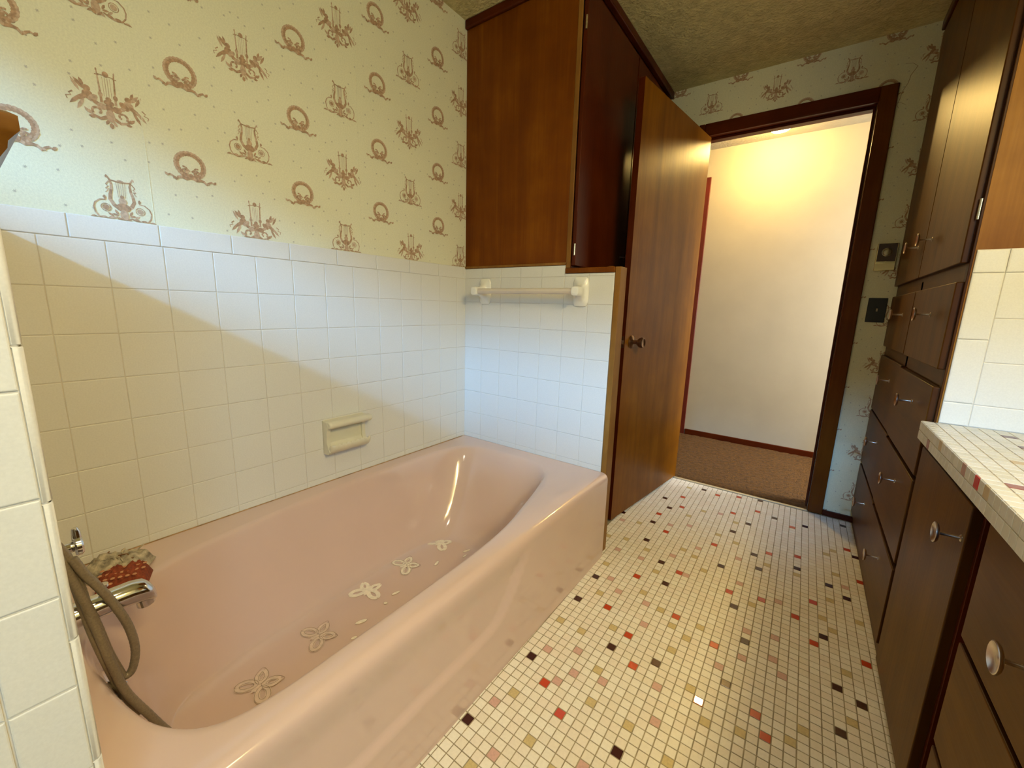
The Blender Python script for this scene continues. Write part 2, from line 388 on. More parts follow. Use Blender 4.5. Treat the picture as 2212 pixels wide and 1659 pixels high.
# --- near half-height partition (valve wall)
PT = -1.584; XP = .785
b = MB(); b.box((0, PT + .003, ZF), (XP - .003, YP - .003, -.028), M_WALLSUB)
wp = struct(b.build('wall_valve_partition'), 'half-height white tiled partition at the left edge of the view')
b = MB(); b.box((XP - .004, PT + .004, ZF), (XP - .0016, YP - .004, -.028), M_GROUT)
b.box((0, YP - .004, DZ), (XP - .008, YP - .0016, -.028), M_GROUT); b.build('grout', wp)
b = MB(); O = (XP - .002, 0, 0); U = (0, 1, 0); V = (0, 0, 1); N = (1, 0, 0)
zr = [ZF] + [-P * k for k in range(10, 0, -1)] + [-.030]
for i in range(len(zr) - 1):
    tile(b, O, U, V, N, -1.5265, zr[i], -1.4765, zr[i + 1], gap=.0022, lift=.003)
    tile(b, O, U, V, N, -1.5765, zr[i], -1.5265, zr[i + 1], gap=.0022, lift=.003)
for j in range(8):
    for i in range(len(zr) - 1):
        if zr[i] > DZ - .12: tile(b, (0, YP - .002, 0), (1, 0, 0), V, (0, 1, 0), j * P * .98, max(zr[i], DZ), min((j + 1) * P * .98, XP - .012), zr[i + 1])
b.build('wall_tiles', wp)
b = MB()
zz = [-.030, -.0175 - .1575]
while zz[-1] > ZF: zz.append(zz[-1] - .1575)
zz[-1] = ZF
for sgn, ye in ((1, YP), (-1, PT)):
    for i in range(len(zz) - 1):
        prof = [(XP - .014, ye)] + [(XP - .0065 + .0065 * math.sin(a), ye - sgn * .0065 + sgn * .0065 * math.cos(a)) for a in [math.pi / 2 * k / 6 for k in range(7)]] + [(XP + .0004, ye - sgn * .0075), (XP - .003, ye - sgn * .0078)]
        rows = [[(x, y, z) for x, y in prof] for z in (zz[i] - .0008, zz[i] - .0016, (zz[i] + zz[i + 1]) / 2, zz[i + 1] + .0016, zz[i + 1] + .0008)]
        for q in (0, 4): rows[q] = [(x - .0012, y - sgn * .0010, z) for x, y, z in rows[q]]
        b.grid(rows, M_TILE)
b.build('bullnose_edge', wp, smooth=True, angle=60)
b = MB(); rows = []
for z, o_ in ((.0262, -.03), (.0262, .015), (.0235, .020), (.0120, .020), (.0080, .0165), (.0030, .0125), (-.0030, .0115), (-.0110, .0065), (-.0290, .0040)):
    x1 = XP + o_ * .9; y0 = PT - o_; y1 = YP + o_
    rows.append([(0.0, y0, z), (x1, y0, z), (x1, y1, z), (0.0, y1, z)])
b.grid(rows, M_CASEX, closed=True); b.poly(rows[0], M_CASEX); b.poly(rows[-1][::-1], M_CASEX)
struct(b.build('trim_1', bevel=.001, seg=2), 'dark wooden moulded cap on the half-height partition')
# --- door wall (wallpaper), opening x .804..1.49, z up to .79
DX0, DX1, DTOP = .804, 1.4885, .820
DXJ = .766
b = MB()
b.box((-.0, YD, ZF - .1), (DXJ, YD + .12, ZC + .05), M_PAPER); b.box((DX1, YD, ZF - .1), (XR + .1, YD + .12, ZC + .05), M_PAPER)
b.box((DXJ, YD, DTOP), (DX1, YD + .12, ZC + .05), M_PAPER)
wd = struct(b.build('wall_door_side'), 'far wall around the doorway in faded cream wallpaper')
b = MB(); paper(b, (0, YD, 0), (1, 0, 0), (0, 0, 1), (0, -1, 0), [(.50, .83, 1.70, ZC), (1.55, ZF, 1.70, .83)], .918, 1.0857, 1, 5)
b.build('wallpaper_print', wd)
b = MB()
pts = [(1.602, .93), (1.585, .90), (1.580, .87), (1.566, .84), (1.562, .81), (1.556, .79), (1.563, .776)]
for pl in stroke(pts, .0022, .0012) + stroke([(1.602, .93), (1.585, .945), (1.56, .95)], .0012) + stroke([(1.556, .80), (1.57, .795), (1.585, .785)], .001):
    b.poly([(x, YD - .0008, z) for x, z in pl], M_GRIME)
b.build('paper_crack', wd)
b = MB(); b.box((DXJ, YD - .001, ZF), (DXJ + .012, YD + .121, DTOP), M_WOODD); b.box((DX1 - .0, YD - .001, ZF), (DX1 + .012, YD + .121, DTOP), M_CASE)
b.box((DXJ, YD - .001, DTOP - .002), (DX1 + .01, YD + .121, DTOP + .015), M_WOODDX)
b.box((DX1 - .010, YD + .04, ZF), (DX1 + .002, YD + .075, DTOP - .01), M_WOODD); b.box((DXJ + .012, YD + .04, DTOP - .014), (DX1, YD + .075, DTOP - .002), M_WOODDX)
struct(b.build('trim_2', bevel=.0015), 'dark wooden door jamb lining the opening')
b = MB(); cw = .062
b.box((DX0 - cw, YD - .014, ZF), (DXJ + .006, YD + .001, DTOP + cw - .006), M_WOODD); b.box((DX1 + .003, YD - .014, ZF), (DX1 + .003 + cw, YD + .001, DTOP + cw - .006), M_CASE)
b.box((DXJ + .006, YD - .0142, DTOP - .006), (DX1 + .004, YD + .001, DTOP + cw - .006), M_WOODDX)
struct(b.build('trim_3', bevel=.004, seg=2), 'dark wooden casing around the doorway')
box_obj('baseboard_right', (DX1 + .065, YD - .012, ZF), (1.70, YD, ZF + .028), M_WOODDX); struct(bpy.data.objects['baseboard_right'], 'low dark baseboard right of the doorway')
b = MB(); b.box((DX0 - .0, YD - .012, ZF), (DX1, YD + .006, ZF + .004), plain('threshold_metal', (.85, .74, .48), rough=.3, metal=.6))
struct(b.build('trim_4', bevel=.001), 'thin bright metal threshold strip between floor tiles and carpet')
# --- right and back walls, ceiling
b = MB(); b.box((XR, YB - .1, ZF - .1), (XR + .1, YD + .12, ZC + .05), M_PAPER); struct(b.build('wall_right'), 'wall behind the cabinets')
wx0, wx1, wz0, wz1 = .30, 1.95, .71, .865
b = MB()
b.box((-.1, YB - .1, ZF - .1), (wx0, YB, ZC + .05), M_PAPER); b.box((wx1, YB - .1, ZF - .1), (XR + .1, YB, ZC + .05), M_PAPER)
b.box((wx0, YB - .1, ZF - .1), (wx1, YB, wz0), M_PAPER); b.box((wx0, YB - .1, wz1), (wx1, YB, ZC + .05), M_PAPER)
struct(b.build('wall_back'), 'wall behind the viewer with a small high window')
b = MB()
for a, c in (((wx0 - .05, YB, wz0 - .05), (wx1 + .05, YB + .018, wz0)), ((wx0 - .05, YB, wz1), (wx1 + .05, YB + .018, wz1 + .05)), ((wx0 - .05, YB, wz0), (wx0, YB + .018, wz1)), ((wx1, YB, wz0), (wx1 + .05, YB + .018, wz1))): b.box(a, c, M_WOODD)
struct(b.build('window_1', bevel=.002), 'small high window with a dark wooden frame behind the viewer')
b = MB()
for a, c in (((XR - .018, -2.30, -.10), (XR, -2.25, .60)), ((XR - .018, -1.65, -.10), (XR, -1.60, .60)), ((XR - .018, -2.25, -.10), (XR, -1.65, -.05)), ((XR - .018, -2.25, .55), (XR, -1.65, .60))): b.box(a, c, M_WOODD)
struct(b.build('fill_window_frame', bevel=.002), 'added window frame on the right wall around the fill light')  # unseen frame added to go with the right-hand fill
b = MB(); b.box((-.12, YB - .1, ZC), (XR + .1, YD + .05, ZC + .08), M_CEIL); struct(b.build('ceiling'), 'beige stippled ceiling')
# --- floor mosaic
PX, PY = .0257, .0258
CELLS={'D':[(28,17),(31,-33),(32,-23),(32,-11),(32,-5),(33,29),(34,17),(35,10),(35,25),(39,-16),(39,5),(39,39),(41,0),(44,-27),(44,-15),(47,10),(47,23),(49,28),(50,1),(50,41),(51,-13),(51,17),(52,-5),(52,13),(53,34),(57,17),(58,34),(60,2),(61,-12),(61,-6),(61,15),(63,-7),(63,13),(64,39),(65,27)],'R':[(34,21),(35,-25),(36,-10),(36,32),(37,-1),(37,15),(37,27),(38,-27),(40,-13),(42,-17),(42,4),(42,38),(44,-6),(45,16),(46,31),(46,40),(49,-17),(49,-8),(49,4),(50,35),(53,5),(53,19),(54,-15),(55,-17),(56,32),(57,4),(57,21),(59,0),(59,9),(64,0),(64,29),(65,19)],'P':[(29,14),(32,-30),(32,4),(33,-21),(34,-4),(35,-34),(36,-24),(36,-19),(36,-6),(36,4),(37,-22),(37,18),(40,-21),(40,-6),(40,8),(40,20),(41,-10),(42,-30),(43,4),(43,13),(44,29),(45,-18),(46,-22),(49,14),(50,-11),(50,7),(52,-8),(52,-3),(55,-6),(55,-2),(55,6),(56,-8),(63,16)],'Y':[(29,7),(32,-16),(32,-1),(32,8),(32,15),(33,-28),(34,-36),(34,-8),(35,-16),(36,7),(36,38),(37,-31),(38,-13),(39,-20),(39,-4),(39,2),(39,24),(40,-32),(40,-24),(41,11),(41,28),(42,-6),(43,10),(44,-24),(44,-8),(45,-12),(45,7),(45,20),(46,-9),(47,-6),(47,27),(48,-25),(48,-16),(48,19),(50,-19),(52,3),(53,-18),(53,15),(57,-16),(57,15),(58,-14),(60,6),(61,4),(61,11),(61,25),(62,-10),(62,-3),(62,19),(62,27),(64,8)]}
cell = {c: k for k, l in CELLS.items() for c in l}
FT = {'D': plain('mosaic_maroon', (.045, .006, .007), rough=.25, coat=.3), 'R': plain('mosaic_vermilion', (.56, .062, .018), rough=.22, coat=.4),
      'P': plain('mosaic_pink', (.62, .39, .34), rough=.4, var=.1, vscale=200), 'Y': plain('mosaic_ochre', (.58, .47, .24), rough=.4, var=.1, vscale=200)}
FW = [plain('mosaic_white_%s' % 'abcd'[i], c, rough=.38, var=.04, vscale=150, spec=.45) for i, c in enumerate(((.84, .80, .71), (.86, .83, .75), (.81, .76, .66), (.83, .77, .68)))]
rf = random.Random(11)
fl = MB()
for i in range(28, 68):
    for j in range(-101, 43):
        jj = j * PY - .01123; xx = i * PX + .00264 - .01 * jj; yy = jj - .002 * xx
        if xx < .758 and jj < .0: continue
        if yy > YD - .022 or xx > 1.71: continue
        k = cell.get((i, j))
        if k is None and (j < -36) and rf.random() < .05: k = rf.choice('DRPY')
        m = FT[k] if k else rf.choice(FW)
        tile(fl, (xx, yy, ZF - .0016), (1, -.002, 0), (-.01, 1, 0), (0, 0, 1), -PX / 2, -PY / 2, PX / 2, PY / 2, gap=.0026 + rf.uniform(-.0003, .0003), m=m, lift=.0016 + rf.uniform(0, .00025), b=.0011)
ft = MB(); ft.box((.5, YB - .1, ZF - .1), (XR, YD - .01, ZF - .0010), plain('floor_grout', (.34, .29, .19), rough=.95, var=.25, vscale=40))
fo = struct(ft.build('floor'), 'mosaic floor of small cream tiles with scattered red, maroon, pink and ochre ones')
fl.build('floor_tiles', fo)
# --- hall
b = MB()
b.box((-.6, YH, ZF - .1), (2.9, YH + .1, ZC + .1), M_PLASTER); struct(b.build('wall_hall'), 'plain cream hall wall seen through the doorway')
b = MB(); b.box((-.7, YD + .12, ZF - .1), (-.6, YH + .1, ZC + .1), M_PLASTER); b.box((2.9, YD + .12, ZF - .1), (3.0, YH + .1, ZC + .1), M_PLASTER)
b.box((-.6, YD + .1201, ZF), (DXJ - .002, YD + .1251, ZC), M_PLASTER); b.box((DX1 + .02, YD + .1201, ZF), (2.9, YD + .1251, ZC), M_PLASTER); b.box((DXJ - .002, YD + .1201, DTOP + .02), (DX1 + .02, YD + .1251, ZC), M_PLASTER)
struct(b.build('wall_hall_ends'), 'closing walls of the hall')
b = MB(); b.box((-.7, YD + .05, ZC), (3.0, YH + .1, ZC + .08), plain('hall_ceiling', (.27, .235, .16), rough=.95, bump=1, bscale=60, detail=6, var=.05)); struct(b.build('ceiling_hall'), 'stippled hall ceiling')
box_obj('baseboard_hall', (.625, YH - .014, ZF), (2.9, YH, ZF + .052), M_WOODDX, bevel=.003); struct(bpy.data.objects['baseboard_hall'], 'dark wooden baseboard of the hall wall')
b = MB(); b.box((.545, YH - .016, ZF), (.618, YH + .0, .885), plain('red_brown_stain', (.105, .011, .004), rough=.4, var=.15, vscale=12)); b.box((-.2, YH - .016, .82), (.545, YH, .885), MATS['red_brown_stain'])
struct(b.build('trim_5', bevel=.002), 'reddish casing of another door in the hall')
b = MB(); b.box((-.2, YH - .006, ZF), (.545, YH, .82), M_DOOR); struct(b.build('door_2'), 'closed wooden door further along the hall')
b = MB(); rc = random.Random(2)
nx, ny = 150, 70; x0, x1, y0, y1 = -.6, 2.9, YD + .004, YH
rows = [[(x0 + (x1 - x0) * i / nx, y0 + (y1 - y0) * j / ny, ZF + .006 + .006 * rc.random()) for i in range(nx + 1)] for j in range(ny + 1)]
rows[0] = [(x, y, ZF) for x, y, z in rows[0]]
b.grid(rows, M_CARPET); struct(b.build('floor_hall', smooth=True), 'brown carpet of the hall')

# ================================================================ BATHTUB
def resample(pts, n):
    pts = [Vector(p) for p in pts]; L = [0]
    # Catmull-Rom densify, closed
    d = []
    m = len(pts)
    for i in range(m):
        p0, p1, p2, p3 = pts[i - 1], pts[i], pts[(i + 1) % m], pts[(i + 2) % m]
        for k in range(12):
            t = k / 12
            d.append(.5 * ((2 * p1) + (p2 - p0) * t + (2 * p0 - 5 * p1 + 4 * p2 - p3) * t * t + (3 * p1 - p0 - 3 * p2 + p3) * t ** 3))
    m = len(d); L = [0]
    for i in range(m): L.append(L[-1] + (d[(i + 1) % m] - d[i]).length)
    out = []; j = 0
    for k in range(n):
        s = L[-1] * k / n
        while L[j + 1] < s: j += 1
        t = (s - L[j]) / max(1e-9, L[j + 1] - L[j]); out.append(d[j % m].lerp(d[(j + 1) % m], t))
    return out
NT = 240
TOPC = resample([(.36, -.068), (.47, -.076), (.545, -.105), (.590, -.160), (.632, -.29), (.668, -.43), (.700, -.57), (.716, -.72), (.721, -.90), (.722, -1.10), (.722, -1.24), (.708, -1.325), (.665, -1.378), (.58, -1.414), (.42, -1.436), (.29, -1.425), (.19, -1.34), (.118, -1.17), (.085, -.98), (.062, -.78), (.056, -.50), (.064, -.26), (.11, -.125), (.20, -.078)], NT)
BOTC = resample([(.36, -.345), (.45, -.355), (.52, -.40), (.55, -.50), (.572, -.62), (.59, -.76), (.60, -.92), (.60, -1.08), (.595, -1.17), (.575, -1.25), (.53, -1.30), (.45, -1.325), (.37, -1.33), (.28, -1.315), (.225, -1.255), (.20, -1.14), (.19, -.98), (.185, -.80), (.18, -.62), (.185, -.48), (.215, -.385), (.28, -.352)], NT)
tub = thing('bathtub', (.39, -.73, ZF), 'pink enamelled alcove bathtub along the tiled wall', 'bathtub')
b = MB(); rings = []
cen = Vector((.39, -.76, 0)) if False else Vector((.39, -.76))
def ring(s, z): return [(t.x + (q.x - t.x) * s, t.y + (q.y - t.y) * s, z) for t, q in zip(TOPC, BOTC)]
xf = .764
rect = []
for t in TOPC:
    d = t - cen; k = 1e9
    if d.x > 1e-6: k = min(k, (xf - cen.x) / d.x)
    if d.x < -1e-6: k = min(k, (0 - cen.x) / d.x)
    if d.y > 1e-6: k = min(k, (0 - cen.y) / d.y)
    if d.y < -1e-6: k = min(k, (YP - cen.y) / d.y)
    rect.append(cen + d * k)
for c in ((xf, 0), (0, 0), (0, YP), (xf, YP)):
    i = min(range(NT), key=lambda i: (rect[i] - Vector(c)).length); rect[i] = Vector(c)
def mixr(s, z):
    return [(t.x + (q.x - t.x) * s, t.y + (q.y - t.y) * s, z) for t, q in zip(TOPC, rect)]
rings = [mixr(1, DZ), mixr(.6, DZ - .0008), mixr(.3, DZ - .002), mixr(.12, DZ - .0035)]
for s, z in ((0, -.789), (.045, -.796), (.09, -.807), (.14, -.825), (.20, -.850), (.30, -.893), (.42, -.945), (.54, -.995), (.66, -1.040), (.77, -1.074), (.87, -1.098), (.95, -1.112), (1, -1.117)): rings.append(ring(s, z))
bc = Vector((.39, -.85))
for s in (.75, .5, .25): rings.append([(bc.x + (q.x - bc.x) * s, bc.y + (q.y - bc.y) * s, -1.118) for q in BOTC])
b.grid(rings, M_PINK, closed=True)
b.poly(rings[-1], M_PINK)
# front roll and apron
fr = sorted([(p.x, p.y) for p in rect if abs(p.x - xf) < 1e-6], key=lambda p: p[1])
fy = [p[1] for p in fr]
RR = .026
cols = [[(xf + RR * math.sin(a), y, DZ - RR * (1 - math.cos(a))) for y in fy] for a in [math.pi / 2 * k / 8 for k in range(9)]]
def sm(x): x = max(0, min(1, x)); return x * x * (3 - 2 * x)
def emboss(y, z):
    # raised field above/behind an S-shaped line, recessed panel towards the near end
    line = -.995 - .012 * sm((-.85 - y) / .5)
    if y > -.80: line = -.995 + (sm((y + .80) / .30) ** 1.6) * .24
    return .012 * sm((line - z) / .022 + .5)
for k in range(1, 61):
    z = DZ - RR - (DZ - RR - ZF) * k / 60
    cols.append([(xf + RR - (.012 - emboss(y, z)) * sm(k / 14), y, z) for y in fy])
b.grid(cols, M_PINK)
# end closing strips
for yy in (fy[0], fy[-1]):
    pl = [(c[0] if yy == fy[0] else c[-1]) for c in cols]
    b.poly([(.70, yy, DZ)] + pl + [(.70, yy, ZF)], M_PINK)
b.build('basin_and_apron', tub, smooth=True, weld=True, angle=70)
b = MB(); b.lathe((.385, -1.4175, -.862), (0, 1, .28), [(0, .036), (.004, .036), (.008, .030), (.010, .012), (.010, 0)], M_CHROME); b.tube([(.385, -1.408, -.86), (.385, -1.394, -.872)], .004, M_CHROME)
b.build('overflow_plate', tub, smooth=True)
b = MB(); b.lathe((.42, -1.245, -1.1178), (0, 0, 1), [(0, .030), (.002, .028), (.0025, .018), (.001, .010), (.001, 0)], M_CHROME); b.build('drain', tub, smooth=True)
b = MB()
for i in range(60):
    y = YP + .05 + (abs(YP) - .07) * i / 60
    w = .0012 + .0012 * abs(noise.noise(Vector((y * 9, 3, 1))))
    b.box((.0005, y, DZ + .0002), (.0036 + w, y + .024, DZ + .0018), plain('old_caulk', (.42, .26, .12), rough=.8, var=.4, vscale=40))
b.build('caulk_line', tub)

# butterflies and petals stuck to the tub floor
def wing_loop(cx, cy, ax, ay, ang, tip=0.0, n=20):
    pts = []
    for k in range(n + 1):
        a = 2 * math.pi * k / n; r = 1 + tip * max(0, math.cos(a)) ** 6
        x, y = ax * math.cos(a) * r, ay * math.sin(a) * (1 + .15 * math.cos(a))
        c, s = math.cos(ang), math.sin(ang); pts.append((cx + x * c - y * s, cy + x * s + y * c))
    return pts
def butterfly_obj(cx, cy, rot, m, label, sc=1.0, edge=None):
    b = MB(); polys = []
    for sg in (1, -1):
        polys += [(p, 0) for p in stroke(wing_loop(sg * .024, .0135, .021, .0112, .62 if sg > 0 else math.pi - .62, .05), .0125)]
        polys += [(p, 0) for p in stroke(wing_loop(sg * .0155, -.0145, .0125, .0090, -.95 if sg > 0 else math.pi + .95, .55), .0105)]
    polys += [(leaf(0, .002, .046, .022, 1.57), 0)]
    c, s = math.cos(rot), math.sin(rot); z = -1.1168
    for i, (p, _) in enumerate(polys):
        pts = [(cx + (x * c - y * s) * sc, cy + (x * s + y * c) * sc, z + .000008 * i) for x, y in p]
        b.poly(pts, m)
        b.poly([(x, y, z + .0006 + .000010 * i) for x, y, _ in pts], m)
    if edge:
        for sg in (1, -1):
            for a, w in (((.0240, .0160), 0), ((.0145, .0075), 0)):
                for p in stroke(wing_loop(sg * .025, .0145, *a, .62 if sg > 0 else math.pi - .62, .05), .0009): b.poly([(cx + (x * c - y * s) * sc, cy + (x * s + y * c) * sc, z + .0016) for x, y in p], edge)
            for a in ((.0195, .0142), (.0105, .0058)):
                for p in stroke(wing_loop(sg * .0155, -.0145, *a, -.80 if sg > 0 else math.pi + .80, .45), .0009): b.poly([(cx + (x * c - y * s) * sc, cy + (x * s + y * c) * sc, z + .0016) for x, y in p], edge)
    o = b.build('butterfly_decal', root=(cx, cy, -1.117))
    return tag(o, label, 'bath decal', 'butterfly decals on the tub floor')
BF = [(.337, -1.148, math.pi + .26, M_DECAL2, 'worn pinkish butterfly decal with grimy outline, nearest the tub spout', M_GRIME),
      (.300, -.968, math.pi - .18, M_DECAL2, 'faded butterfly decal with dark outline, second from the spout end', M_GRIME),
      (.243, -.760, math.pi + .52, M_DECAL, 'cream butterfly decal in the middle of the row on the tub floor', None),
      (.235, -.582, math.pi - .22, M_DECAL, 'cream butterfly decal, second from the sloping foot end', M_GRIME),
      (.227, -.396, math.pi + .0, M_DECAL, 'cream butterfly decal farthest from the spout', None)]
for x, y, r, m, lab, e in BF: butterfly_obj(x, y, r, m, lab, 1.14, e)
PE = [(.352, -.859, .036, .014, 1.2, 'long petal decal beside the second butterfly decal from the spout'), (.391, -.910, .018, .010, 1.3, 'small petal decal near the tub front, nearest the spout'),
      (.331, -.708, .030, .011, 1.35, 'narrow petal decal beside the middle butterfly decal'), (.344, -.761, .014, .010, .6, 'tiny round petal decal beside the middle butterfly decal'),
      (.319, -.503, .030, .011, 1.9, 'narrow petal decal beside the fourth butterfly decal from the spout'), (.355, -.369, .034, .010, 1.2, 'narrow petal decal beside the farthest butterfly decal'),
      (.372, -.400, .022, .008, 1.5, 'small petal decal just in front of the farthest long petal')]
for x, y, L, w, a, lab in PE:
    b = MB(); p = blob(x, y, L / 2, w / 2, 16, a)
    b.poly([(u, v, -1.1160) for u, v in p], M_DECAL)
    for i in range(16): b.poly([(*p[i], -1.117), (*p[(i + 1) % 16], -1.117), (*p[(i + 1) % 16], -1.1160), (*p[i], -1.1160)], M_DECAL)
    for q in stroke(blob(x, y, L / 2 + .0004, w / 2 + .0004, 16, a) + [p[0]], .0006): b.poly([(u, v, -1.1158) for u, v in q], M_GRIME)
    tag(b.build('petal_decal', root=(x, y, -1.117)), lab, 'bath decal', 'petal decals on the tub floor')

# spout, diverter, hose
t = thing('bath_spout', (.37, YP, -.70), 'chrome bath spout projecting from the half-height partition', 'tap')
b = MB(); prof = []
rows = []
for y, zc, rx, rz in ((YP, -.700, .030, .030), (YP + .006, -.700, .030, .030), (YP + .010, -.699, .0235, .0235), (-1.43, -.698, .0225, .0225), (-1.39, -.697, .0225, .0225), (-1.362, -.698, .0225, .0235), (-1.345, -.702, .0215, .0235), (-1.335, -.709, .019, .019), (-1.329, -.716, .013, .012), (-1.327, -.720, .004, .004)):
    rows.append([(.37 + rx * math.cos(a), y, zc + rz * math.sin(a)) for a in [2 * math.pi * k / 24 for k in range(24)]])
b.grid(rows, M_CHROME, closed=True); b.build('spout_body', t, smooth=True)
b = MB(); b.lathe((.37, -1.347, -.716), (0, .15, -1), [(0, .014), (.016, .015), (.018, .013), (.010, .011), (.008, 0)], M_CHROME); b.build('spout_mouth', t, smooth=True)
b = MB(); b.tube([(.37, -1.40, -.676), (.37, -1.40, -.662)], .004, M_CHROME); b.lathe((.37, -1.40, -.663), (0, 0, 1), [(0, 0), (0, .008), (.005, .008), (.006, 0)], M_CHROME); b.build('diverter_knob', t, smooth=True)
t = thing('water_valve', (.345, YP, -.575), 'small chrome valve knob on the partition above the bath spout', 'valve')
b = MB(); b.lathe((.345, YP, -.578), (0, 1, 0), [(0, .024), (.004, .024), (.009, .014), (.012, .0095), (.046, .0095), (.048, .008)], M_CHROME); b.build('valve_stem', t, smooth=True)
b = MB(); b.lathe((.345, YP + .044, -.578), (0, 1, 0.0), [(0, .006), (.001, .016), (.003, .018), (.009, .018), (.012, .015), (.013, 0)], M_CHROME); b.build('valve_knob', t, smooth=True)
b = MB(); b.tube([(.345, YP + .050, -.566), (.345, YP + .050, -.550), (.345, YP + .049, -.543)], [.007, .006, .004], M_CHROME); b.build('lever', t, smooth=True)

t = thing('hand_shower', (.40, -1.44, -.62), 'grey braided shower hose looping down into the near end of the tub', 'shower hose')
def spl(pts, k=8):
    pts = [Vector(p) for p in pts]; out = []
    for i in range(len(pts) - 1):
        p0 = pts[max(i - 1, 0)]; p1 = pts[i]; p2 = pts[i + 1]; p3 = pts[min(i + 2, len(pts) - 1)]
        for j in range(k):
            s = j / k; out.append(.5 * ((2 * p1) + (p2 - p0) * s + (2 * p0 - 5 * p1 + 4 * p2 - p3) * s * s + (3 * p1 - p0 - 3 * p2 + p3) * s ** 3))
    out.append(pts[-1]); return out
HA = [(.392, -1.452, -.535), (.392, -1.438, -.575), (.395, -1.4305, -.628), (.40, -1.4265, -.68), (.408, -1.4185, -.738), (.415, -1.4105, -.80), (.42, -1.400, -.862), (.425, -1.378, -.925), (.43, -1.345, -1.01), (.44, -1.30, -1.085), (.46, -1.22, -1.108)]
HB = [(.40, -1.4335, -.575), (.402, -1.422, -.612), (.402, -1.4085, -.645), (.402, -1.393, -.690), (.402, -1.379, -.747), (.402, -1.3755, -.80), (.402, -1.3845, -.838), (.402, -1.397, -.842), (.402, -1.403, -.820), (.402, -1.411, -.778), (.402, -1.420, -.710), (.402, -1.4325, -.64), (.400, -1.443, -.59), (.396, -1.452, -.55)]
for nm, q in (('hose', HA), ('hose', HB)):
    b = MB(); pts = spl(q, 12); rr = [.0068 + .0004 * (k % 2) for k in range(len(pts))]
    b.tube(pts, rr, M_RUBBER, n=14); b.build(nm, t, smooth=True, angle=180)
b = MB(); q = spl([(.372, -1.452, -.545), (.378, -1.4385, -.60), (.386, -1.433, -.66), (.396, -1.4265, -.73), (.404, -1.4165, -.80), (.408, -1.403, -.87), (.412, -1.385, -.93)], 10)
b.tube(q, .0062, M_RUBBER); b.build('hose', t, smooth=True, angle=180)
b = MB(); b.lathe((.385, -1.467, -.545), (0, 1, 0), [(0, .022), (.006, .022), (.010, .013), (.020, .013), (.022, 0)], M_CHROME); b.build('wall_outlet', t, smooth=True)

# scrubbing pad and mesh bag on the deck corner
t = thing('bath_scrubber', (.14, -1.33, DZ), 'crumpled pale mesh bath scrubber with a red woven corner on the tub deck', 'bath scrubber')
def pad(a, c, m, amp, seed, nx=26, ny=14, th=.03, squares=None):
    b = MB(); ax, ay = a; cx, cy = c
    d = Vector((cx - ax, cy - ay)); L = d.length; d /= L; nn = Vector((-d.y, d.x)); Wd = squares or .06
    for sg in (1, 0):
        rows = []
        for i in range(nx + 1):
            row = []
            for j in range(ny + 1):
                u = i / nx; v = j / ny * 2 - 1
                ed = (1 - abs(2 * u - 1) ** 5) ** .5 * (1 - abs(v) ** 4) ** .5
                ns = noise.noise(Vector((u * 7, v * 3, seed))) + .5 * noise.noise(Vector((u * 17, v * 8, seed + 4)))
                x = ax + d.x * u * L + nn.x * v * Wd / 2; y = ay + d.y * u * L + nn.y * v * Wd / 2
                x += nn.x * ns * amp * .8 * ed; y += nn.y * ns * amp * .8 * ed
                z = DZ + .001 + (th * ed * (1 + .25 * ns) + amp * ns * .7 * ed if sg else 0) + .002 * ed
                row.append((max(x, .004), max(y, YP + .004), z))
            rows.append(row)
        b.grid(rows, m)
    return b
pad((.060, -1.392), (.130, -1.292), M_MESHW, .006, 2.2, th=.034, squares=.085).build('pale_mesh', t, smooth=True, weld=True, angle=60)
pad((.150, -1.384), (.185, -1.300), M_MESHR, .004, 5.1, th=.036, squares=.062).build('red_weave', t, smooth=True, weld=True, angle=60)
b = MB(); rr_ = random.Random(4)
for i in range(7):
    for j in range(4):
        u = i / 6; v = j / 3
        x = .143 + .012 * u + .060 * v + .02 * u; y = -1.372 + .068 * u - .022 * v
        if x > .214: continue
        b.lathe((x, y, DZ + .0375), (0, 0, 1), [(0, .0042), (.0012, .0036), (.0016, 0)], plain('weave_knots', (.55, .26, .12), rough=.8), n=8)
b.build('weave_knots', t, smooth=True)
b = MB()
for i in range(7):
    x = .06 + .06 * rr_.random(); y = -1.375 + .07 * rr_.random()
    p = [(x, y, DZ + .030)]
    for k in range(5): p.append((max(.005, p[-1][0] + rr_.uniform(-.012, .012)), p[-1][1] + rr_.uniform(-.006, .016), DZ + rr_.uniform(.034, .044)))
    b.tube(spl(p, 4), .0016, M_MESHW if i % 4 else plain('thread_brown', (.20, .10, .04), rough=.9), n=5)
b.build('loose_threads', t, smooth=True)

# ================================================================ SOAP DISH, TOWEL BAR
t = thing('soap_dish', (0, -.67, -.61), 'cream ceramic soap dish with grab bar on the long tiled wall', 'soap dish')
ya, yb, za, zb = -.757, -.592, -.672, -.546
b = MB(); b.box((.003, ya, za + .004), (.010, yb, zb), M_CERAM2)
b.build('back_plate', t, bevel=.003, seg=2)
for y0, y1, s0 in ((ya, ya + .014, 1.0), (yb - .014, yb, .62)):
    b = MB()      # side cheeks, curved in profile
    pr_ = [(.003, zb - .002), (.034 * s0, zb - .004), (.040 * s0, zb - .020), (.030 * s0, zb - .045), (.028 * s0, za + .045), (.036 * s0, za + .024), (.044 * s0, za + .012), (.034 * s0, za + .002), (.003, za)]
    rows = [[(x, y, z) for x, z in pr_] for y in (y0, y1)]
    b.grid(rows, M_CERAM2, closed=True); b.poly(rows[0], M_CERAM2); b.poly(rows[1][::-1], M_CERAM2)
    b.build('cheek', t, bevel=.004, seg=3)
b = MB(); rows = []
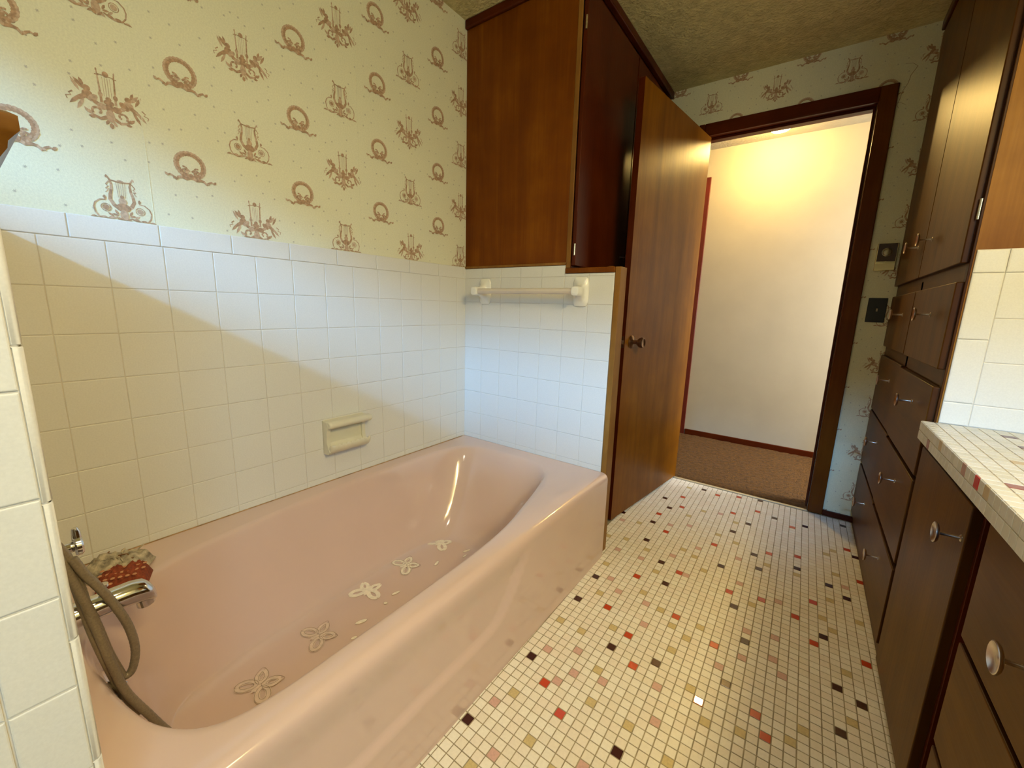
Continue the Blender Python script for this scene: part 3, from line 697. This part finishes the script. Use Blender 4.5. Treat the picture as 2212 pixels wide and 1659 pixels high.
for y, sc in ((ya + .001, .75), (ya + .005, 1), (yb + .004, 1), (yb + .010, .75)):
    rows.append([(.040 + .017 * math.cos(a) * sc, y, -.560 + .0135 * math.sin(a) * sc) for a in [2 * math.pi * k / 18 for k in range(18)]])
b.grid(rows, M_CERAM2, closed=True); b.poly(rows[0][::-1], M_CERAM2); b.poly(rows[-1], M_CERAM2)
b.box((.003, ya + .002, -.5625), (.040, yb - .001, -.5475), M_CERAM2)
b.build('grab_bar', t, bevel=.003, seg=2)
b = MB(); ny = 64; rows = []
pro = [(.006, -.618), (.010, -.634), (.020, -.646), (.034, -.650), (.046, -.646), (.053, -.636), (.057, -.633), (.060, -.639), (.056, -.652), (.044, -.664), (.022, -.671), (.006, -.673)]
for k in range(ny + 1):
    y = ya + .003 + (yb - ya - .001) * k / ny; e = min(1, k / 5, (ny - k) / 5) ** .5; u = k / ny
    sc = .0065 * abs(math.sin(u * math.pi * 9)) - .003 if .12 < u < .97 else 0
    rows.append([(x * (.80 + .20 * e), y, z + (sc if 4 < i < 8 else 0)) for i, (x, z) in enumerate(pro)])
b.grid(rows, M_CERAM2); b.poly(rows[0], M_CERAM2); b.poly(rows[-1][::-1], M_CERAM2)
b.build('tray', t, smooth=True, angle=60)

t = thing('towel_bar', (.38, 0, -.06), 'off-white ceramic towel bar with two posts on the short end wall', 'towel rail')
for x0, sg in ((.130, 1), (.622, -1)):
    b = MB(); zc = -.060; secs = []
    for d, hw, hh, dz in ((.003, .0335, .0585, 0), (.007, .0335, .0585, 0), (.010, .0305, .055, 0), (.014, .024, .043, 0), (.022, .0195, .030, 0), (.034, .0175, .022, 0), (.046, .0175, .0195, 0), (.072, .0175, .0190, 0), (.078, .0155, .0165, 0), (.0795, .010, .010, 0)):
        row = []
        for k in range(32):
            a = 2 * math.pi * k / 32; c, s = math.cos(a), math.sin(a); e = 4.5 if d < .012 else 3
            row.append((x0 - sg * (d > .012) * min(1, (d - .01) / .03) * .010 + hw * math.copysign(abs(c) ** (2 / e), c), -d, zc + hh * math.copysign(abs(s) ** (2 / e), s)))
        secs.append(row)
    b.grid(secs, M_CERAM, closed=True); b.poly(secs[-1], M_CERAM); b.build('post', t, smooth=True, angle=50)
b = MB(); r = .0125
b.tube([(.120, -.060, -.060), (.632, -.060, -.060)], r, plain('bar_plastic', (.66, .58, .48), rough=.3, var=.03), n=8); b.build('bar', t, bevel=.0015)

# ================================================================ KNOB (copied for every door and drawer)
def knob_into(parent, y, z, xface, big=1.0, first=[None]):
    base = parent['_base']
    if first[0] is None:
        b = MB(); b.lathe((0, 0, 0), (-1, 0, 0), [(0, .0068), (.0012, .0068), (.0028, .0036), (.014, .0030), (.029, .0030), (.0315, .0045), (.0318, .0110), (.0330, .0172), (.0355, .0200), (.0378, .0200), (.0384, .0188), (.0362, .0150), (.0345, .0090), (.0340, .0045), (.0348, .0030), (.0346, 0)], M_PEWTER, n=28)
        o = b.build('knob', smooth=True, angle=50); first[0] = o
    else:
        o = first[0].copy(); COL.objects.link(o)
    o.parent = parent; o.location = (xface - base[0], y - base[1], z - base[2]); o.scale = (1, big, big)
    return o
def front_panel(name, parent, xf, y0, y1, z0, z1, m=None, th=.0185, knob=None, bev=.0025, big=1.0):
    b = MB(); b.box((xf, y0, z0), (xf + th, y1, z1), M_RIMSHADE); b.mi[-1] = b.slot(m or M_FRONT)
    o = b.build(name, parent, bevel=bev, seg=2)
    if knob: knob_into(o, knob[0], knob[1], xf, big)
    return o
# ---- tall cabinet on the right
FX = 1.680
t = thing('tall_cabinet', (1.95, .54, ZF), 'tall dark wooden cabinet of doors above drawers right of the doorway', 'cabinet')
b = MB()
b.box((FX, .0005, ZF), (XR - .001, YD - .001, ZC - .001), M_WOODL)
b.build('carcass', t, bevel=.001)
b = MB()   # face frame, slightly proud
for a, c in (((0.0, -.0), (.022, 0)), ((1.058, 0), (1.0755, 0))):
    b.box((FX - .004, max(a[0], .0), ZF), (FX + .001, c[0], ZC - .001), M_RIMSHADE)
for z0, z1 in ((-.045, .018), (-.300, -.257), (-.572, -.556), (-.845, -.826), (ZF, -1.094)): b.box((FX - .004, .020, z0), (FX + .001, 1.06, z1), M_FRONTH)
b.box((FX - .004, .510, -1.10), (FX + .001, .540, -.0), M_FRONT)
b.build('face_frame', t, bevel=.001)
XF = 1.6615
front_panel('door', t, XF, .012, .521, .013, 1.03, knob=(.415, .128))
front_panel('door', t, XF, .527, 1.060, .013, 1.03, knob=(.640, .130))
R_ = [(-.256, -.033, -.1140), (-.553, -.303, -.378), (-.822, -.568, -.640), (-1.088, -.842, -.914)]
for i, (z0, z1, kz) in enumerate(R_):
    front_panel('drawer', t, XF, .008, .512 if i == 0 else .521, z0, z1, M_FRONTH if i else M_FRONT, knob=(.215, kz))
    front_panel('drawer', t, XF + .002, .535 if i == 0 else .525, 1.064, z0, z1 + (.006 if i else 0), M_FRONTH if i else M_FRONT, knob=(.705, kz))
b = MB(); b.lathe((FX - .006, .008, .115), (0, 0, 1), [(0, 0), (0, .004), (.048, .004), (.048, 0)], M_RUST, n=10); b.build('hinge', t, smooth=True)
b = MB(); b.box((FX - .026, 0, ZC - .040), (FX + .002, YD, ZC - .0005), M_WOODD); b.box((FX - .012, 0, ZC - .055), (FX + .002, YD, ZC - .038), M_WOODD)
b.build('crown_moulding', t, bevel=.005, seg=3)
# tile splash fixed on its side
b = MB(); b.box((1.684, -.0012, -.3965), (XR, .0004, .0425), M_GROUT); b.build('splash_grout', t)
b = MB(); O = (0, -.0005, 0); U = (1, 0, 0); V = (0, 0, 1); N = (0, -1, 0)
tile(b, O, U, V, N, 1.6835, -.0125, 1.738, .0425, lift=.004, b=.004)
zz = [-.0125, -.1742, -.3362, -.3950]
for i in range(3): tile(b, O, U, V, N, 1.6835, zz[i + 1], 1.738, zz[i], lift=.004, b=.0035)
x = 1.738
while x < XR:
    x2 = min(x + P, XR); zz2 = [-.0125, -.1211, -.2293, -.3375, -.3950]
    for i in range(4): tile(b, O, U, V, N, x, zz2[i + 1], x2, zz2[i])
    x = x2
x = 1.738
while x < XR: tile(b, O, U, V, N, x, -.0125, min(x + .1625, XR), .0425, lift=.004, b=.0035); x += .1625
b.build('splash_tiles', t)

# ---- vanity
VY0, VY1 = -2.05, -.0025
t = thing('vanity_cabinet', (1.95, -1.0, ZF), 'dark wooden vanity cabinet under the mosaic countertop', 'cabinet')
CT, CB = -.395, -.4436
b = MB()
b.box((FX + .09, VY0, ZF + .001), (XR - .001, VY1, CB - .001), M_WOODD)
b.box((FX, -.455, ZF + .001), (FX + .091, VY1, CB - .001), M_WOODD)
b.box((FX, VY0, ZF + .001), (FX + .091, -.535, CB - .001), M_WOODD)
b.build('carcass', t, bevel=.001)
front_panel('door', t, XF + .002, -.445, -.012, ZF + .03, -.462, knob=(-.428, -.5345), big=1.0)
for i, (z0, z1, kz) in enumerate(((-.672, -.455, -.553), (-.893, -.684, -.765), (ZF + .03, -.905, -1.0))):
    front_panel('drawer', t, XF + .002, -1.02, -.532, z0, z1, M_FRONTH, knob=(-.772, kz), big=1.05)
    front_panel('drawer', t, XF + .002, -1.55, -1.06, z0, z1, M_FRONTH, knob=(-1.30, kz))
# ---- countertop
ct = thing('countertop', (1.95, -1.0, CT), 'cream mosaic tiled countertop with a few dark red tiles', 'countertop')
b = MB(); b.box((1.6525, VY0, CB), (XR - .001, VY1, CT - .0012), plain('counter_grout', (.52, .46, .34), rough=.9, var=.2, vscale=60)); b.build('slab', ct)
b = MB(); CP = .0257; CW = [plain('counter_tile_%s' % 'abc'[i], c, rough=.35, var=.04, vscale=150) for i, c in enumerate(((.60, .57, .48), (.57, .54, .44), (.63, .60, .52)))]
tanm = plain('counter_tile_tan', (.50, .38, .22), rough=.4); dkm = plain('counter_tile_dark', (.13, .055, .05), rough=.3); rdm = plain('counter_tile_red', (.50, .012, .010), rough=.3); brm = plain('counter_tile_brick', (.26, .075, .06), rough=.3)
spec = {(5, 2): dkm, (5, 6): dkm, (1, 19): brm, (6, 9): tanm, (3, 12): tanm}
j = 0; y = VY1
while y > VY0 + CP:
    for i in range(24):
        x = 1.6515 + i * CP
        if x > XR - .02: break
        m = spec.get((i, j)) or (rf.choice(CW) if rf.random() > .05 or j < 30 else rf.choice([tanm, dkm, brm]))
        tile(b, (0, 0, CT - .0016), (1, 0, 0), (0, 1, 0), (0, 0, 1), x, y - CP, x + CP, y, gap=.0026, m=m, lift=.0016, b=.001)
    for i in range(2):
        z1 = CT - .0004 - i * (CT - CB) / 2
        m = {(0, 18): rdm, (1, 4): brm, (0, 15): plain('counter_tile_rose', (.42, .24, .19), rough=.4), (0, 20): tanm, (0, 8): tanm}.get((i, j)) or rf.choice(CW)
        tile(b, (1.6528, 0, 0), (0, 1, 0), (0, 0, 1), (-1, 0, 0), y - CP, z1 - (CT - CB) / 2, y, z1, gap=.0018, m=m, lift=.0018, b=.0012)
    y -= CP; j += 1
b.build('mosaic', ct)

# ---- upper linen cabinet over the foot of the tub
t = thing('linen_cabinet', (.3, .5, .05), 'large dark wooden wall cabinet hung above the foot of the tub', 'cabinet')
b = MB(); b.box((.0015, .0, .0455), (.545, YD - .001, ZC - .001), M_WOOD); b.build('carcass', t, bevel=.001)
b = MB(); b.box((.545, .0, .034), (.563, .008, ZC - .001), M_EDGE); b.box((.545, .008, .034), (.563, YD - .001, .055), M_WOODD); b.box((.545, .515, .05), (.563, .56, ZC - .03), M_WOODD); b.box((.545, 1.04, .05), (.563, YD - .001, ZC - .03), M_WOODD)
b.box((.545, .008, 1.0), (.563, YD - .001, ZC - .001), M_WOODD)
b.build('face_frame', t, bevel=.002)
b = MB(); b.box((.0015, -.006, .0455), (.548, .001, .056), M_EDGE); b.build('bottom_strip', t, bevel=.002)
for y0, y1, ky in ((.010, .532, .475), (.540, 1.045, .600)):
    bb = MB(); bb.box((.5635, y0, .044), (.580, y1, 1.02), M_WOODD); d = bb.build('door', t, bevel=.002)
    k = knob_into(d, ky, .125, .580); k.rotation_euler = (0, 0, math.pi)
for z in (.105, .895):
    b = MB(); b.lathe((.578, .006, z - .022), (0, 0, 1), [(0, 0), (0, .0035), (.044, .0035), (.044, 0)], M_RUST, n=10); b.build('hinge', t, smooth=True)
b = MB()
b.box((.0015, -.016, ZC - .036), (.585, .001, ZC - .0005), M_WOODDX); b.box((.563, -.016, ZC - .036), (.590, YD - .001, ZC - .0005), M_WOODD)
b.build('crown_moulding', t, bevel=.006, seg=3)
# ---- hamper base with ledge
t = thing('hamper_cabinet', (.6, .5, ZF), 'waist-high wooden hamper base behind the tub end wall', 'cabinet')
b = MB(); b.box((.50, .0625, ZF), (.672, YD - .02, .012), M_WOODD); b.build('carcass', t, bevel=.001)
b = MB(); b.box((XE + .0005, .0006, ZF), (XE + .022, .062, .033), M_EDGE); b.build('end_stile', t, bevel=.0015)
b = MB(); b.box((.547, -.006, .0125), (XE + .0005, .062, .033), M_WOODH); b.box((.50, .062, .0125), (.674, YD - .02, .033), M_WOODH); b.build('ledge', t, bevel=.002)
b = MB(); b.lathe((.650, .215, .033), (0, 0, 1), [(0, .011), (.004, .010), (.008, .0075), (.012, .009), (.015, .018), (.018, .020), (.022, .018), (.025, .010), (.0255, 0)], M_KNOBW, n=24); b.build('lid_knob', t, smooth=True)

# ---- bathroom door, swung open into the room
hx, hy = .8085, 1.072; ex, ey = .708, .288
dv = Vector((ex - hx, ey - hy)); dl = dv.length; dv /= dl; nv = Vector((dv.y, -dv.x))   # nv points away from the visible face
th = .028
if nv.x > 0: nv = -nv
zb_, zt_ = ZF + .012, .803
b = MB(); A = Vector((hx, hy)); B_ = Vector((ex, ey)); q = [A, B_, B_ + nv * th, A + nv * th]
lo = [(p.x, p.y, zb_) for p in q]; hi = [(p.x, p.y, zt_) for p in q]
b.poly(lo[::-1], M_WOODD); b.poly(hi, M_WOODD); b.poly([lo[0], lo[1], hi[1], hi[0]], M_DOOR); b.poly([lo[2], lo[3], hi[3], hi[2]], M_DOOR)
b.poly([lo[1], lo[2], hi[2], hi[1]], M_WOODD); b.poly([lo[3], lo[0], hi[0], hi[3]], M_WOODD)
door = struct(b.build('door_1', bevel=.001, root=(hx, hy, ZF)), 'open flat wooden bathroom door')
kp = A + dv * (dl - .062); kz = -.270
M_ANT = plain('antique_brass', (.23, .13, .07), rough=.28, metal=.9, var=.2, vscale=50)
for sgn in (-1, 1):
    n3 = Vector((nv.x, nv.y, 0)) * sgn; o3 = Vector((kp.x, kp.y, kz)) + (Vector((nv.x, nv.y, 0)) * th if sgn > 0 else Vector((0, 0, 0)))
    b = MB(); b.lathe(o3, n3, [(0, .030), (.003, .030), (.007, .026), (.009, .014), (.012, .009), (.028, .009), (.032, .013), (.042, .0215), (.052, .0245), (.058, .0235), (.060, .020), (.057, .014), (.057, 0)], M_ANT, n=32); b.build('door_knob', door, smooth=True)
b = MB(); o = B_ + nv * (th / 2)
d3 = Vector((dv.x, dv.y, 0)); n3 = Vector((nv.x, nv.y, 0)); c = Vector((o.x, o.y, kz))
def quad_box(b, c, a1, h1, a2, h2, a3, h3, m):
    p = [c + a1 * (s1 * h1) + a2 * (s2 * h2) + a3 * (s3 * h3) for s1 in (-1, 1) for s2 in (-1, 1) for s3 in (-1, 1)]
    for f in ((0, 1, 3, 2), (4, 6, 7, 5), (0, 4, 5, 1), (2, 3, 7, 6), (0, 2, 6, 4), (1, 5, 7, 3)): b.poly([p[i] for i in f], m)
quad_box(b, c, d3, .0009, n3, .0105, Vector((0, 0, 1)), .026, M_ANT); quad_box(b, c + d3 * .005, d3, .006, n3, .006, Vector((0, 0, 1)), .008, M_PEWTER)
b.build('latch_plate', door, bevel=.0005)
for z in (-.95, .60):
    b = MB(); b.lathe((hx - .006, hy + .004, z), (0, 0, 1), [(0, 0), (0, .0045), (.09, .0045), (.09, 0)], M_ANT, n=12); b.build('door_hinge', door, smooth=True)

# ---- wall controls
t = thing('thermostat', (1.615, YD, .145), 'brown and brass square wall thermostat with a round dial', 'thermostat')
x0, x1, z0, z1 = 1.5785, 1.6515, .0855, .205
b = MB(); b.box((x0, YD - .016, z0), (x1, YD - .0003, z1), M_BRASS); b.build('case', t, bevel=.002)
b = MB(); b.box((x0 + .004, YD - .019, z0 + .040), (x1 - .004, YD - .015, z1 - .001), plain('thermostat_brown', (.055, .028, .016), rough=.4)); b.build('face', t, bevel=.001)
b = MB(); b.lathe((1.615, YD - .018, .166), (0, -1, 0), [(0, .019), (.002, .019), (.003, .0165), (.007, .0155), (.009, .013), (.009, 0)], plain('dial_metal', (.32, .29, .20), rough=.3, metal=.8)); b.build('dial', t, smooth=True)
b = MB(); b.box((x0 + .002, YD - .0175, z0 + .002), (x1 - .002, YD - .0158, z0 + .031), plain('thermostat_cream', (.80, .74, .42), rough=.3)); b.build('lower_plate', t, bevel=.001)
b = MB(); b.box((x0 + .004, YD - .0185, z0 + .034), (x1 - .004, YD - .0155, z0 + .0375), M_BRASS); b.box((1.613, YD - .0195, z0 + .031), (1.617, YD - .0155, z0 + .041), M_BRASS); b.build('scale_strip', t)
t = thing('light_switch', (1.617, YD, -.094), 'black square light switch plate below the thermostat', 'light switch')
b = MB(); b.box((1.582, YD - .006, -.150), (1.651, YD - .0003, -.038), M_BLACK); b.build('plate', t, bevel=.002)
b = MB(); b.box((1.6145, YD - .015, -.100), (1.6205, YD - .005, -.086), plain('toggle_ivory', (.40, .35, .26), rough=.4)); b.build('toggle', t, bevel=.001)

# ---- hall ceiling light
t = thing('ceiling_light', (1.06, 1.76, ZC), 'small round ceiling light in the hall', 'ceiling light')
b = MB(); b.lathe((1.06, 1.76, ZC), (0, 0, -1), [(0, 0), (0, .085), (.012, .085), (.018, .070), (.020, 0)], M_BRASS); b.build('base', t, smooth=True)
me_, n_, l_, b_ = new_mat('lamp_glass'); b_.inputs['Base Color'].default_value = (.9, .85, .7, 1); b_.inputs['Emission Color'].default_value = (1, .75, .35, 1); b_.inputs['Emission Strength'].default_value = 6
b = MB(); b.lathe((1.06, 1.76, ZC - .018), (0, 0, -1), [(0, .062), (.015, .070), (.035, .064), (.050, .045), (.058, .020), (.060, 0)], me_); b.build('glass_shade', t, smooth=True)

t = thing('added_ceiling_lamp', (1.30, -1.30, ZC), 'small square white housing added above the ceiling fill light', 'ceiling light')  # unseen fixture added to go with the overhead fill
b = MB(); b.box((1.17, -1.43, ZC - .03), (1.43, -1.17, ZC - .0005), M_CERAM); b.build('housing', t, bevel=.006)
for o in list(bpy.data.objects):
    if '_base' in o: del o['_base']
